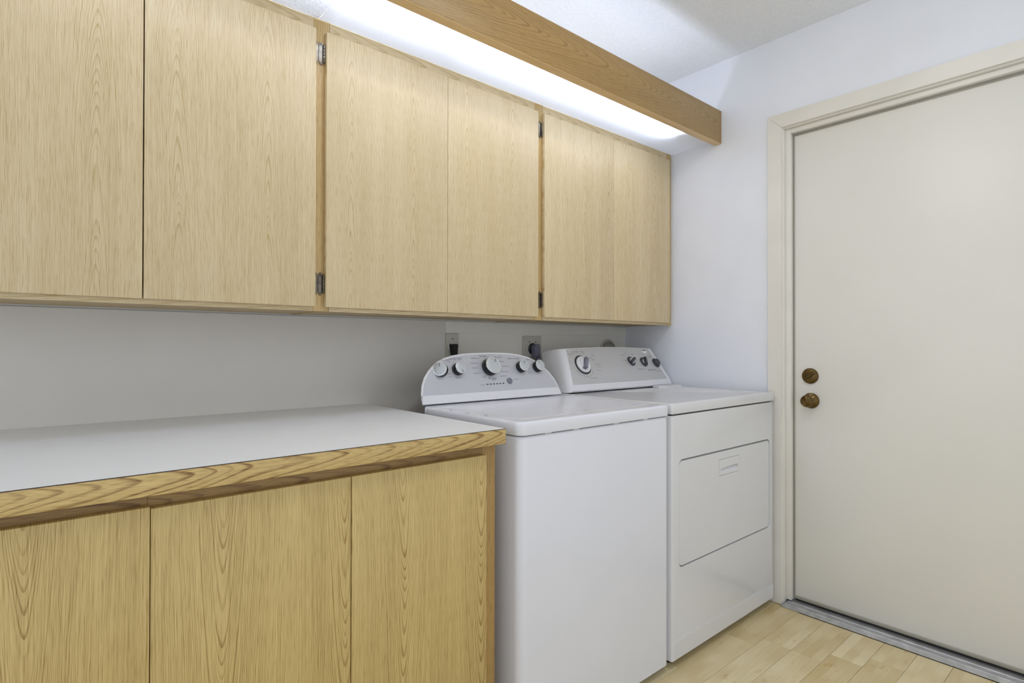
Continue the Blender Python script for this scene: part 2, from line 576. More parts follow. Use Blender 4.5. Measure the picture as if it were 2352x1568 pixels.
DB = fr_door(-0.9555, 1.000)
bm = bmesh.new()
lathe(bm, DB, [(0.0335, 0.0), (0.0335, 0.004), (0.0320, 0.0075), (0.0290, 0.0100), (0.0, 0.0125)][:4] + [(0.012, 0.0118)], 40)
bolt = obj('deadbolt', bm, M['bronze'], dr)
bolt['label'] = 'antique brass deadbolt rose'
bm = bmesh.new()
th = DB @ Matrix.Rotation(math.radians(26), 4, 'Z')
pts = []
for k in range(24):
    a = 2 * math.pi * k / 24
    cx = math.cos(a)
    pts.append((0.0265 * cx, 0.0062 * math.sin(a) * (1.0 - 0.45 * abs(cx)) + 0.0025 * math.sin(cx * 2.4)))
prism(bm, th, pts, 0.0105, 0.0225, bevel=0.002)
obj('thumb_turn', bm, M['bronze'], bolt)
for s in (-1, 1):
    bm = bmesh.new()
    lathe(bm, DB @ T(s * 0.012, s * -0.010 + 0.002), [(0.0034, 0.0095), (0.0034, 0.0118), (0.0022, 0.0130)], 12)
    obj('screw', bm, M['hinge'], bolt)
KB = fr_door(-0.9590, 0.8945)
bm = bmesh.new()
lathe(bm, KB, [(0.0330, 0.0), (0.0335, 0.004), (0.0315, 0.008), (0.0255, 0.0105), (0.0230, 0.0120), (0.0185, 0.0150), (0.0150, 0.0170)], 40)
rose = obj('knob_rose', bm, M['bronze'], dr)
bm = bmesh.new()
lathe(bm, KB, [(0.0115, 0.0165), (0.0110, 0.026), (0.0140, 0.030), (0.0225, 0.034), (0.0258, 0.040), (0.0262, 0.046), (0.0250, 0.051),
               (0.0225, 0.0545), (0.0205, 0.0552), (0.0195, 0.0545), (0.0180, 0.0556), (0.0125, 0.0578), (0.0112, 0.0570), (0.0100, 0.0580), (0.0030, 0.0588)], 40)
obj('knob', bm, M['bronze'], rose)

# aluminium threshold
th_o = thing('threshold', (0.01, -1.334, 0.0), 'ribbed aluminium threshold strip at the foot of the cream door', 'threshold')
bm = bmesh.new()
pr = [(-0.028, 0.0006), (-0.0285, 0.003), (-0.012, 0.0115)]
for k in range(4):
    a = -0.011 + k * 0.0062
    pr += [(a, 0.0135), (a + 0.0014, 0.0142), (a + 0.0042, 0.0142), (a + 0.0050, 0.0118)]
pr += [(0.0160, 0.0125), (0.0180, 0.0160), (0.0340, 0.0185), (0.0480, 0.0200), (0.139, 0.0200), (0.139, 0.0006)]
loft(bm, [[(a, yy, b) for a, b in pr] for yy in (-1.8040, -0.8700)])
bmesh.ops.recalc_face_normals(bm, faces=bm.faces[:])
obj('ribbed_plate', bm, M['alu'], th_o, angle=15)
bm = bmesh.new()
pr2 = [(-0.0275, 0.0006), (-0.0278, 0.003), (-0.0135, 0.0105), (-0.0135, 0.0006)]
loft(bm, [[(a, yy, b) for a, b in pr2] for yy in (-0.8698, -0.8600)])
bmesh.ops.recalc_face_normals(bm, faces=bm.faces[:])
obj('end_tab', bm, M['alu'], th_o, angle=15)

# grey splash panel, added for a flat retouched area, and the painted cleat under the wall cabinets
bm = bmesh.new()
add_box(bm, -3.35, -1.1970, -0.0065, -0.0005, 0.70, 1.2300)
sp = obj('retouch_panel', bm, M['retouch'])
tag(sp, 'flat grey sheet standing in for retouched wall between white countertop and oak wall cabinets', 'stand-in panel')
cl = box('trim_2', -1.1965, -0.0006, -0.0085, -0.0005, 1.1805, 1.2305, M['backwall'], None, 0.001)
tag(cl, kind='structure')

# ---------------------------------------------------------------- wall cabinets
YFR, YDF = -0.2940, -0.3130
ZB, ZT = 1.2320, 2.1165


def hinge(door, xk, z, side):
    """antique wrap hinge: leaf on the stile, knuckle against the door edge (side -1: stile lies to -x of the door)"""
    bm = bmesh.new()
    Mx = frame((xk + side * 0.0085, YFR - 0.0004, z), (1, 0, 0), (0, 0, 1))
    hgt = 0.0345
    pts = [(0.0065, -hgt * 0.80), (0.0065, hgt * 0.80), (0.0035, hgt * 0.97), (0.0, hgt), (-0.0035, hgt * 0.94), (-0.0062, hgt * 0.72),
           (-0.0072, hgt * 0.35), (-0.0072, -hgt * 0.35), (-0.0062, -hgt * 0.72), (-0.0035, -hgt * 0.94), (0.0, -hgt), (0.0035, -hgt * 0.97)]
    if side > 0:
        pts = [(-a, b) for a, b in reversed(pts)]
    prism(bm, Mx, pts, 0.0, 0.0032, bevel=0.0012)
    for s in (-1, 1):
        lathe(bm, Mx @ T(0, s * hgt * 0.80), [(0.0027, 0.002), (0.0027, 0.0040), (0.0014, 0.0050)], 10)
    # knuckle of five short barrels
    n5 = 5
    for k in range(n5):
        z0 = z - 0.0265 + 0.053 * k / n5
        z1 = z0 + 0.053 / n5 - 0.0008
        lathe(bm, frame((xk, YFR - 0.0062, z0), (1, 0, 0), (0, 1, 0)), [(0.0030, 0.0), (0.0036, 0.0006), (0.0036, z1 - z0 - 0.0006), (0.0030, z1 - z0)], 12)
    lathe(bm, frame((xk, YFR - 0.0062, z - 0.0290), (1, 0, 0), (0, 1, 0)), [(0.0015, 0.0), (0.0022, 0.001), (0.0022, 0.057), (0.0015, 0.058)], 10)
    bmesh.ops.recalc_face_normals(bm, faces=bm.faces[:])
    h = obj('hinge', bm, M['hinge'], door)
    h['label'] = 'antique brass wrap hinge'


def wall_cabinet(x0, x1, stiles, doors, label, endcap=False):
    """x0..x1 with the given frame stiles and doors (xa, xb, arch lines, hinge edges)"""
    t = thing('wall_cabinet', ((x0 + x1) / 2, -0.15, ZB), label, 'cabinet', 'oak wall cabinets in a row')
    bm = bmesh.new()
    for b in ((x0 + 0.0004, x0 + 0.016, YFR + 0.0185, -0.010, ZB + 0.002, ZT), (x1 - 0.016, x1 - 0.0004, YFR + 0.0185, -0.010, ZB + 0.002, ZT),
              (x0 + 0.016, x1 - 0.016, YFR + 0.0185, -0.010, ZB + 0.004, ZB + 0.020), (x0 + 0.016, x1 - 0.016, YFR + 0.0185, -0.010, ZT - 0.016, ZT),
              (x0 + 0.016, x1 - 0.016, -0.018, -0.010, ZB + 0.020, ZT - 0.016)):
        add_box(bm, *b)
    obj('carcass', bm, M['carcass'], t)
    for a, b in stiles:
        box('stile', a, b, YFR, YFR + 0.018, ZB, ZT - 0.0004, M['stile_up'], t, 0.0008)
    edges = sorted(stiles)
    spans = []
    cur = x0
    for a, b in edges:
        if a - cur > 0.05:
            spans.append((cur, a))
        cur = b
    if x1 - cur > 0.05:
        spans.append((cur, x1))
    for a, b in spans:
        box('top_rail', a + 0.0001, b - 0.0001, YFR + 0.0002, YFR + 0.018, 2.0500, ZT - 0.0006, M['rail_up'], t, 0.0006)
        box('bottom_rail', a + 0.0005, b - 0.0005, YFR + 0.0002, YFR + 0.018, ZB + 0.0002, 1.2700, M['rail_up'], t, 0.0006)
    for k, (a, b, arch, hg) in enumerate(doors):
        c = (a + b) / 2
        mt = wood('oak_door', [q - c for q in arch], seed=abs(a) * 13.7, **UP)
        d = box('door', a, b, YDF, YFR - 0.0006, 1.2445, 2.0705, mt, t, 0.0012)
        for xk, side in hg:
            hinge(d, xk, 2.0080, side)
            hinge(d, xk, 1.3140, side)
    return t


wall_cabinet(-0.9145, -0.0012, [(-0.0385, -0.0014)],
             [(-0.9215, -0.4845, [-0.676, -0.52], [(-0.9249, -1)]), (-0.4832, -0.0390, [-0.165, -0.36], [])],
             'oak wall cabinet in the corner beside the cream door, over the dryer', True)
wall_cabinet(-1.8125, -0.9150, [(-0.9620, -0.9155)],
             [(-1.8288, -1.3930, [-1.749, -1.530], [(-1.8322, -1)]), (-1.3919, -0.9560, [-1.311, -1.098], [])],
             'middle oak wall cabinet of the row, above the washer')
wall_cabinet(-2.7700, -1.8130, [(-1.8620, -1.8135), (-2.7695, -2.7230)],
             [(-2.7300, -2.2918, [-2.383, -2.60], []), (-2.2890, -1.8605, [-2.210, -1.997], [(-1.8640, 1)])],
             'oak wall cabinet above the white countertop, with dark gap between its doors')

# ---------------------------------------------------------------- cove light over the cabinets
val = thing('light_valance', (-1.38, -0.554, 2.093), 'long oak valance board hiding the cove light, fixed to the white wall', 'valance')
box('board', -2.7600, -0.0012, -0.5725, -0.5355, 2.0950, 2.2490, M['valance'], val, 0.0010, origin=(-1.0, -0.554, 2.171))
box('lit_underside', -2.7600, -0.0012, -0.5721, -0.5355, 2.0930, 2.0949, M['strip'], val, 0.0005)  # added thin strip, its lighter colour stands for light on the underside
GRP = 'frosted panels of the cove light'


def diffuser(x0, x1, mat, label):
    bm = bmesh.new()
    vs, fs = add_box(bm, x0, x1, -0.5350, -0.2950, 2.1100, 2.1130)
    for f in bm.faces:
        f.material_index = 0 if f.calc_center_median().z < 2.1105 else 1
    o = obj('diffuser_panel', bm, [mat, M['clear']])
    tag(o, label, 'light panel', GRP)


diffuser(-1.8270, -0.0010, M['frost'], 'long frosted light panel between oak valance and cabinets, ending at the white wall')
diffuser(-2.7600, -1.8490, M['frost2'], 'textured frosted light panel above the cabinet with the dark door gap')
bm = bmesh.new()
add_box(bm, -1.8480, -1.8280, -0.5350, -0.2955, 2.1085, 2.1140)
for f in bm.faces:
    f.material_index = 0 if f.calc_center_median().z < 2.1090 else 1
dv = obj('panel_divider', bm, [M['frost_bar'], M['clear']])
tag(dv, 'pale bar between the two frosted light panels', 'divider bar')


def tube_lamp(xa, xb, label):
    t = thing('fluorescent_tube', ((xa + xb) / 2, -0.475, 2.1200), label, 'light tube', 'fluorescent tubes behind the valance')
    bm = bmesh.new()
    lathe(bm, frame((xa + 0.006, -0.475, 2.1360), (0, 1, 0), (0, 0, 1)), [(0.0128, 0.0), (0.0128, xb - xa - 0.012)], 12)
    obj('glass_tube', bm, M['tube'], t)
    for q in (xa, xb - 0.006):
        bm = bmesh.new()
        lathe(bm, frame((q, -0.475, 2.1360), (0, 1, 0), (0, 0, 1)), [(0.0120, 0.0), (0.0135, 0.001), (0.0135, 0.0050), (0.0120, 0.0058)], 16)
        obj('end_cap', bm, M['alu'], t)
        bm = bmesh.new()
        add_box(bm, q - 0.008 if q == xa else q + 0.0062, q - 0.0005 if q == xa else q + 0.012, -0.4850, -0.4650, 2.1200, 2.1530)
        obj('lamp_holder', bm, M['enamel2'], t)


tube_lamp(-1.440, -0.230, 'fluorescent tube behind the valance near the white wall')
tube_lamp(-2.670, -1.462, 'fluorescent tube behind the valance, away from the white wall')

# flush fill lamp out of view, added to brighten lids, walls and floor
cl_ = thing('added_fill_lamp', (-1.25, -1.45, H), 'added fill lamp out of view, a round white dome over the aisle', 'ceiling lamp')
LMX = frame((-1.25, -1.45, H - 0.0005), (1, 0, 0), (0, -1, 0))      # local z points down
bm = bmesh.new()
lathe(bm, LMX, [(0.170, 0.0), (0.195, 0.004), (0.197, 0.016), (0.186, 0.024)], 48)
obj('fill_lamp_base', bm, M['enamel2'], cl_)
M['dome'], _t, _p = new_mat('fill_lamp_glow')
_em = _t.node('ShaderNodeEmission')
_em.inputs['Color'].default_value = (1.0, 0.98, 0.97, 1)
_em.inputs['Strength'].default_value = FILL_LAMP_STRENGTH
_t.l.new(_em.outputs[0], _t.n['Material Output'].inputs['Surface'])
bm = bmesh.new()
lathe(bm, LMX, [(0.180, 0.0245), (0.176, 0.055), (0.135, 0.086), (0.040, 0.102)], 24)
obj('fill_lamp_dome', bm, M['dome'], cl_)

# ---------------------------------------------------------------- base cabinets and worktop
YBF, YBD = -0.7770, -0.7960
ct = thing('countertop', (-2.45, -0.41, 0.8725), 'white laminate countertop with oak edge beside the washer', 'countertop')
box('laminate_top', -3.3500, -1.5500, -0.8165, -0.0070, 0.8960, 0.9120, M['laminate'], ct, 0.0004)
box('core', -3.3500, -1.5520, -0.7980, -0.0080, 0.8728, 0.8955, M['carcass'], ct)
box('joint_line', -3.3500, -1.5495, -0.8178, -0.8168, 0.9104, 0.9116, M['line'], ct)
box('edge_band', -3.3500, -1.5490, -0.8182, -0.7985, 0.8725, 0.9102, M['edge'], ct, 0.0006, origin=(-2.10, -0.81, 0.8920))


def base_cabinet(x0, x1, stiles, doors, label):
    t = thing('base_cabinet', ((x0 + x1) / 2, -0.40, 0.0), label, 'cabinet', 'oak base cabinets under the countertop')
    bm = bmesh.new()
    for b in ((x0 + 0.0005, x0 + 0.016, YBF + 0.0185, -0.008, 0.10, 0.8715), (x1 - 0.018, x1 - 0.0020, YBF + 0.0185, -0.008, 0.10, 0.8715),
              (x0 + 0.016, x1 - 0.018, YBF + 0.0185, -0.008, 0.10, 0.116), (x0 + 0.016, x1 - 0.018, -0.020, -0.008, 0.116, 0.8715)):
        add_box(bm, *b)
    obj('carcass', bm, M['carcass'], t)
    box('toe_kick', x0 + 0.001, x1 - 0.003, -0.705, -0.690, 0.0008, 0.0995, M['stile_low'], t)
    for a, b in stiles:
        box('stile', a, b, YBF, YBF + 0.018, 0.10, 0.8720, M['stile_low'], t, 0.0008)
    sp_ = sorted(stiles)
    cur = x0
    for a, b in sp_ + [(x1, x1)]:
        if a - cur > 0.05:
            box('top_rail', cur + 0.0001, a - 0.0001, YBF + 0.0003, YBF + 0.018, 0.8200, 0.8718, M['rail_low'], t, 0.0006)
            box('bottom_rail', cur + 0.0005, a - 0.0005, YBF + 0.0003, YBF + 0.018, 0.1002, 0.1400, M['rail_low'], t, 0.0006)
        cur = b
    for a, b, zt, arch in doors:
        c = (a + b) / 2
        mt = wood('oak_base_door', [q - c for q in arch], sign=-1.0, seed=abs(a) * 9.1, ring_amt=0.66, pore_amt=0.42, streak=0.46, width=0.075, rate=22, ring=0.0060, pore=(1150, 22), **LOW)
        box('door', a, b, YBD, YBF - 0.0006, 0.1250, zt, mt, t, 0.0012)


base_cabinet(-2.3400, -1.5520, [(-1.5960, -1.5525)],
             [(-2.3375, -1.9690, 0.8450, [-2.220, -1.980]), (-1.9665, -1.5955, 0.8450, [-1.842, -1.613])],
             'oak base cabinet beside the washer, under the end of the countertop')
base_cabinet(-3.3500, -2.3401, [(-3.3495, -3.3000)],
             [(-2.7900, -2.3389, 0.8485, [-2.507, -2.70]), (-3.3000, -2.7930, 0.8485, [-3.10, -2.90])],
             'oak base cabinet under the countertop, away from the washer')

# ---------------------------------------------------------------- washing machine
W0, W1, WY = -1.5105, -0.8120, -0.8315
ws = thing('washing_machine', ((W0 + W1) / 2, -0.46, 0.0), 'white top-loading washer with arched grey console, between countertop and dryer', 'washer')
bm = bmesh.new()
cx, cy = (W0 + W1) / 2, (WY + 0.004 - 0.30) / 2
w, d = W1 - W0 - 0.006, -0.30 - (WY + 0.004)
lo = []
for z, ins in ((0.0285, 0.002), (0.0305, 0.0), (0.8770, 0.0), (0.8812, 0.0009), (0.8835, 0.0030), (0.8842, 0.0065)):
    lo.append([(cx + a, cy + b, z) for a, b in rrect(w - 2 * ins, d - 2 * ins, 0.026 - ins * 0.5, 8)])
loft(bm, lo)
obj('body', bm, M['enamel'], ws, angle=40)
# top deck under the console and the hinged lid
bm = bmesh.new()
deck = [(W0 + 0.004, -0.3490), (W1 - 0.004, -0.3490), (W1 - 0.090, -0.135), (W0 + 0.160, -0.135)]
prism(bm, frame((0, 0, 0), (1, 0, 0), (0, 1, 0)), deck, 0.8870, 0.9235, bevel=0.002)
bmesh.ops.recalc_face_normals(bm, faces=bm.faces[:])
obj('top_deck', bm, M['enamel'], ws, angle=40)
bm = bmesh.new()
lw, ld = W1 - W0, -0.3500 - WY
lcy = (WY - 0.3500) / 2
lo = []
for z, ins, r in ((0.8872, 0.003, 0.026), (0.8880, 0.0008, 0.027), (0.8905, 0.0, 0.028), (0.9150, 0.0, 0.028), (0.9205, 0.0012, 0.026), (0.9235, 0.0038, 0.024), (0.9246, 0.0085, 0.022),
                  (0.9246, 0.0440, 0.030), (0.9232, 0.0475, 0.030), (0.9232, 0.0515, 0.028), (0.9250, 0.0560, 0.026), (0.9250, 0.0640, 0.024)):
    lo.append([(cx + a, lcy + b, z) for a, b in rrect(lw - 2 * ins, ld - 2 * ins, r, 8)])
loft(bm, lo)
lid = obj('lid', bm, M['enamel'], ws, angle=40)
for yy in (-0.475, -0.565, -0.655):
    bm = bmesh.new()
    lathe(bm, frame((W0 + 0.022, yy, 0.9243), (1, 0, 0), (0, 1, 0)), [(0.0050, 0.0), (0.0042, 0.0010), (0.0020, 0.0014)], 12)
    obj('bumper_cap', bm, M['midgrey'], lid)
for xx in (-1.40, -1.285, -1.10, -0.95):
    box('bumper', xx - 0.012, xx + 0.012, WY + 0.0060, WY + 0.015, 0.8844, 0.8870, M['enamel2'], ws)
for xx in (W0 + 0.06, W1 - 0.06):
    for yy in (WY + 0.055, -0.36):
        bm = bmesh.new()
        lathe(bm, frame((xx, yy, 0.0008), (1, 0, 0), (0, 1, 0)), [(0.022, 0.0), (0.024, 0.004), (0.020, 0.012), (0.008, 0.014), (0.008, 0.0280)], 16)
        obj('leveling_foot', bm, M['rubber'], ws)

# console: arched shell leaning back
A0 = Vector((-1.162, -0.3150, 0.9360))
axu = Vector((0, 0.075, 0.166)).normalized()
CM = frame(A0, (1, 0, 0), axu)            # local z = outward
half = [(0.333, -0.0085), (0.3328, 0.012), (0.330, 0.030), (0.321, 0.060), (0.304, 0.090), (0.284, 0.112), (0.260, 0.1325), (0.232, 0.1505),
        (0.200, 0.1635), (0.160, 0.1730), (0.110, 0.1795), (0.055, 0.1820)]
outline = half + [(0.0, 0.1826)] + [(-a, b) for a, b in reversed(half)]


def shrink(pts, k, cxy=(0.0, 0.085)):
    out = []
    n = len(pts)
    for i, (a, b) in enumerate(pts):
        p0, p1 = Vector(pts[i - 1]), Vector(pts[(i + 1) % n])
        tg = (p1 - p0).normalized()
        nm = Vector((-tg.y, tg.x))
        if nm.dot(Vector((cxy[0] - a, cxy[1] - b))) < 0:
            nm = -nm
        out.append((a + nm.x * k, b + nm.y * k))
    return out


def lift(pts, h, back=None):
    if back is None:
        return [CM @ Vector((a, b, h)) for a, b in pts]
    res = []
    for a, b in pts:
        q = CM @ Vector((a, b, 0))
        res.append(Vector((q.x, q.y + back, max(q.z - back * 0.10, 0.9265))))
    return res


def slim(k):
    return [(a * k, b * (1 - (1 - k) * 0.35)) for a, b in outline]


bm = bmesh.new()
inn = shrink(outline, 0.0075)
inn2 = [(a, max(b, 0.0235)) for a, b in inn]
inn3 = [(a * 0.998, max(b - 0.0006, 0.0240)) for a, b in inn2]
loft(bm, [lift(slim(0.74), 0, 0.105), lift(slim(0.88), 0, 0.048), lift(slim(0.965), 0, 0.014), lift(shrink(outline, 0.0010), -0.005),
          lift(outline, -0.0015), lift(shrink(outline, 0.0020), 0.0006), lift(inn2, 0.0006), lift(inn3, -0.0006)])
con = obj('console', bm, M['enamel2'], ws, angle=30)
bm = bmesh.new()
f_in = [(a * 0.9975, max(b - 0.0010, 0.0246)) for a, b in inn2]
loft(bm, [lift(f_in, -0.0004), lift(f_in, 0.0004)])
obj('fascia', bm, M['fascia'], con, angle=30)


def washer_knob(x, h, r, ang, tilt=0.0, depth=0.024):
    K = CM @ T(x - A0.x, h, 0.0006)
    if tilt:
        K = K @ Matrix.Rotation(math.radians(tilt), 4, 'Y')
    bm = bmesh.new()
    lathe(bm, K, [(r * 1.02, 0.0), (r * 1.04, 0.002), (r * 1.0, depth * 0.86), (r * 0.98, depth * 0.90)], 36)
    kb = obj('knob', bm, M['black'], ws)
    kb['label'] = 'black washer knob with silver face'
    bm = bmesh.new()
    lathe(bm, K, [(r * 1.0, depth * 0.88), (r * 1.03, depth * 0.95), (r * 1.0, depth * 1.02), (r * 0.92, depth * 1.03), (r * 0.90, depth * 1.0)], 36, mi=0)
    obj('chrome_ring', bm, M['chrome'], kb)
    bm = bmesh.new()
    lathe(bm, K, [(r * 0.90, depth * 0.9), (r * 0.90, depth * 1.005), (r * 0.86, depth * 1.03), (r * 0.2, depth * 1.035)], 36)
    obj('knob_face', bm, M['satin'], kb)
    bm = bmesh.new()
    P_ = K @ Matrix.Rotation(math.radians(-ang), 4, 'Z')
    pts = [(-0.0008, r * 0.35), (0.0008, r * 0.35), (0.0008, r * 0.9), (-0.0008, r * 0.9)]
    prism(bm, P_, pts, depth * 1.036, depth * 1.05)
    obj('pointer', bm, M['darkgrey'], kb)


washer_knob(-1.3880, 0.1140, 0.0245, 8, tilt=-46)
washer_knob(-1.3190, 0.1150, 0.0225, 165)
washer_knob(-1.1700, 0.1195, 0.0330, 40, depth=0.028)
washer_knob(-1.0120, 0.1155, 0.0225, 25)
washer_knob(-0.9230, 0.1145, 0.0225, -20)
bm = bmesh.new()
lathe(bm, CM @ T(-1.0880 - A0.x, 0.0610, 0.0005), [(0.0125, 0.0), (0.0125, 0.0030), (0.0105, 0.0042), (0.0090, 0.0036)], 28)
b_ = obj('start_button', bm, M['midgrey'], ws)
for k in range(6):
    bm = bmesh.new()
    xx = -1.1991 + k * 0.01554 - A0.x
    prism(bm, CM @ T(xx, 0.0520 + 0.00016 * k, 0.0004), rrect(0.0078, 0.0038, 0.0014, 3), 0.0, 0.0006)
    obj('indicator_light', bm, M['black'], ws)
bm = bmesh.new()
PL = CM @ T(-A0.x, 0, 0.00065)
for s, x, h, sz in (('SOIL LEVEL', -1.365, 0.153, .0088), ('WATER TEMP', -1.316, 0.1575, .0095), ('Normal', -1.186, 0.1660, .0110),
                    ('Bulky Items', -1.226, 0.1590, .0078), ('Heavy Duty', -1.236, 0.1390, .0070), ('Delicates', -1.237, 0.1200, .0070), ('Quick Wash', -1.234, 0.0985, .0070),
                    ('Clean', -1.206, 0.0820, .0070), ('Deep Water Wash', -1.122, 0.1620, .0078), ('Whites', -1.100, 0.1430, .0070), ('Drain & Spin', -1.086, 0.1230, .0070),
                    ('Rinse & Spin', -1.096, 0.1000, .0070), ('Soak & Spin', -1.112, 0.0830, .0070), ('Auto Sensing', -1.168, 0.0750, .0070), ('SPIN', -1.163, 0.0690, .0075),
                    ('RINSE OPTIONS', -1.035, 0.1545, .0088), ('PRESOAK', -0.952, 0.1480, .0088), ('Progress', -1.220, 0.0515, .0066), ('Start/Pause', -1.052, 0.0640, .0070),
                    ('Hot', -1.348, 0.1465, .0070), ('Cool', -1.357, 0.0890, .0066), ('Tap Cold', -1.322, 0.0840, .0070), ('Warm', -1.360, 0.1010, .0066), ('On', -0.968, 0.1090, .0070), ('Fabric', -0.968, 0.0960, .0066), ('Softener', -0.968, 0.0890, .0066)):
    text_into(bm, PL, s, x, h, sz)
tag(obj('printed_lettering', bm, M['ink'], con, smooth=False), kind='stuff')
bm = bmesh.new()
for x0_, h0_, rr, n_, a0_, a1_ in ((-1.1700, 0.1195, 0.0425, 12, 35, 325), (-1.3190, 0.1150, 0.0310, 6, 40, 320)):
    for k in range(n_):
        a = math.radians(90 - (a0_ + (a1_ - a0_) * k / (n_ - 1)) + 90)
        lathe(bm, PL @ T(x0_ + rr * math.cos(a), h0_ + rr * math.sin(a)), [(0.0019, 0.0), (0.0015, 0.0004)], 8)
pts = [(-1.066, 0.0590), (-1.036, 0.0590), (-1.036, 0.0606), (-1.066, 0.0606)]
prism(bm, PL, pts, 0.0, 0.0002)
tag(obj('printed_dots', bm, M['inkwhite'], con, smooth=False), kind='stuff')

# ---------------------------------------------------------------- dryer
D0, D1, DYF = -0.8035, -0.0285, -0.8313
dy = thing('dryer', ((D0 + D1) / 2, -0.46, 0.0), 'white front-loading dryer with drop-down door, between the washer and the cream door', 'dryer')


def panel_with_hole(bm, x0, x1, z0, z1, y, hole, hy, mi=0):
    """front sheet at y with a rounded hole whose walls run back to hy"""
    out = [bm.verts.new(p) for p in ((x0, y, z0), (x1, y, z0), (x1, y, z1), (x0, y, z1))]
    inn = [bm.verts.new((a, y, b)) for a, b in hole]
    es = [bm.edges.new((out[i], out[(i + 1) % 4])) for i in range(4)]
    n = len(inn)
    es += [bm.edges.new((inn[i], inn[(i + 1) % n])) for i in range(n)]
    bmesh.ops.triangle_fill(bm, use_beauty=True, use_dissolve=False, edges=es)
    bk = [bm.verts.new((a, hy, b)) for a, b in hole]
    for i in range(n):
        bm.faces.new((inn[i], inn[(i + 1) % n], bk[(i + 1) % n], bk[i]))
    bm.faces.new(bk)
    return out


hx, hz = (-0.7605 - 0.0625) / 2, (0.7265 + 0.3440) / 2
hw, hh = 0.7605 - 0.0625, 0.7265 - 0.3440
bm = bmesh.new()
hole = [(hx + a, hz + b) for a, b in rrect(hw, hh, 0.022, 6)]
r_ = 0.006
out = panel_with_hole(bm, D0 + r_, D1 - r_, 0.0290, 0.8840, DYF + 0.0020, hole, DYF + 0.024)
# rounded shell round the front sheet
sec = [(D0 + r_, DYF + 0.0020), (D0 + r_ * 0.3, DYF + 0.0020 + r_ * 0.3), (D0, DYF + 0.0020 + r_), (D0, -0.115), (D1, -0.115), (D1, DYF + 0.0020 + r_), (D1 - r_ * 0.3, DYF + 0.0020 + r_ * 0.3), (D1 - r_, DYF + 0.0020)]
lov = [bm.verts.new((a, b, 0.0290)) for a, b in sec]
hiv = [bm.verts.new((a, b, 0.8840)) for a, b in sec]
for i in range(len(sec) - 1):
    bm.faces.new((lov[i], lov[i + 1], hiv[i + 1], hiv[i]))
bm.faces.new(lov)
bm.faces.new(hiv)
bmesh.ops.remove_doubles(bm, verts=bm.verts, dist=1e-5)
bmesh.ops.recalc_face_normals(bm, faces=bm.faces[:])
obj('body', bm, M['dryer'], dy, angle=50)
# drop-down door and its recessed grip
bm = bmesh.new()
FM = frame((hx, DYF + 0.0230, hz), (1, 0, 0), (0, 0, 1))
gx, gz = -0.4035 - hx, 0.6580 - hz
dpts = [(a, b - 0.0012) for a, b in rrect(hw - 0.0062, hh - 0.0105, 0.020, 6)]
lo = [[FM @ Vector((a, b, 0.0)) for a, b in dpts], [FM @ Vector((a, b, 0.0165)) for a, b in dpts], [FM @ Vector((a * 0.9975, b * 0.9955, 0.0188)) for a, b in dpts]]
rows = [[bm.verts.new(p) for p in lp] for lp in lo]
n = len(dpts)
for a, b in zip(rows, rows[1:]):
    for i in range(n):
        bm.faces.new((a[i], a[(i + 1) % n], b[(i + 1) % n], b[i]))
bm.faces.new(list(reversed(rows[0])))
hp = [FM @ Vector((gx + a, gz + b, 0.0188)) for a, b in rrect(0.160, 0.0640, 0.003, 2)]
hv = [bm.verts.new(p) for p in hp]
es = [bm.edges.get((rows[-1][i], rows[-1][(i + 1) % n])) for i in range(n)] + [bm.edges.new((hv[i], hv[(i + 1) % len(hv)])) for i in range(len(hv))]
bmesh.ops.triangle_fill(bm, use_beauty=True, edges=es)
hb = [bm.verts.new(FM @ Vector((gx + a, gz + b, 0.0040))) for a, b in rrect(0.160, 0.0640, 0.003, 2)]
for i in range(len(hv)):
    bm.faces.new((hv[i], hv[(i + 1) % len(hv)], hb[(i + 1) % len(hv)], hb[i]))
bm.faces.new(hb)
bmesh.ops.recalc_face_normals(bm, faces=bm.faces[:])
ddoor = obj('dryer_door', bm, M['dryer'], dy, angle=40)
# grip insert: plate with a scooped slot
bm = bmesh.new()
GM = FM @ T(gx, gz, 0.0)
w2, h2 = 0.0788, 0.0308
slot = [(-0.066, -0.0215), (0.0655, -0.0215), (0.0655, -0.0020), (0.030, -0.0010), (-0.020, -0.0020), (-0.050, -0.0050), (-0.066, -0.0045)]
ov = [bm.verts.new(GM @ Vector(p + (0.0190,))) for p in ((-w2, -h2), (w2, -h2), (w2, h2), (-w2, h2))]
sv = [bm.verts.new(GM @ Vector(p + (0.0190,))) for p in slot]
es = [bm.edges.new((ov[i], ov[(i + 1) % 4])) for i in range(4)] + [bm.edges.new((sv[i], sv[(i + 1) % len(sv)])) for i in range(len(sv))]
bmesh.ops.triangle_fill(bm, use_beauty=True, edges=es)
bvx = [bm.verts.new(GM @ Vector((a, -0.0190 if b < -0.01 else b + 0.006, 0.0165 if b < -0.01 else 0.0055))) for a, b in slot]
for i in range(len(sv)):
    bm.faces.new((sv[i], sv[(i + 1) % len(sv)], bvx[(i + 1) % len(sv)], bvx[i]))
bm.faces.new(bvx)
ob = [bm.verts.new(GM @ Vector(p + (0.0045,))) for p in ((-w2, -h2), (w2, -h2), (w2, h2), (-w2, h2))]
for i in range(4):
    bm.faces.new((ov[i], ob[i], ob[(i + 1) % 4], ov[(i + 1) % 4]))
bmesh.ops.recalc_face_normals(bm, faces=bm.faces[:])
obj('door_grip', bm, M['dryer'], ddoor, angle=25)
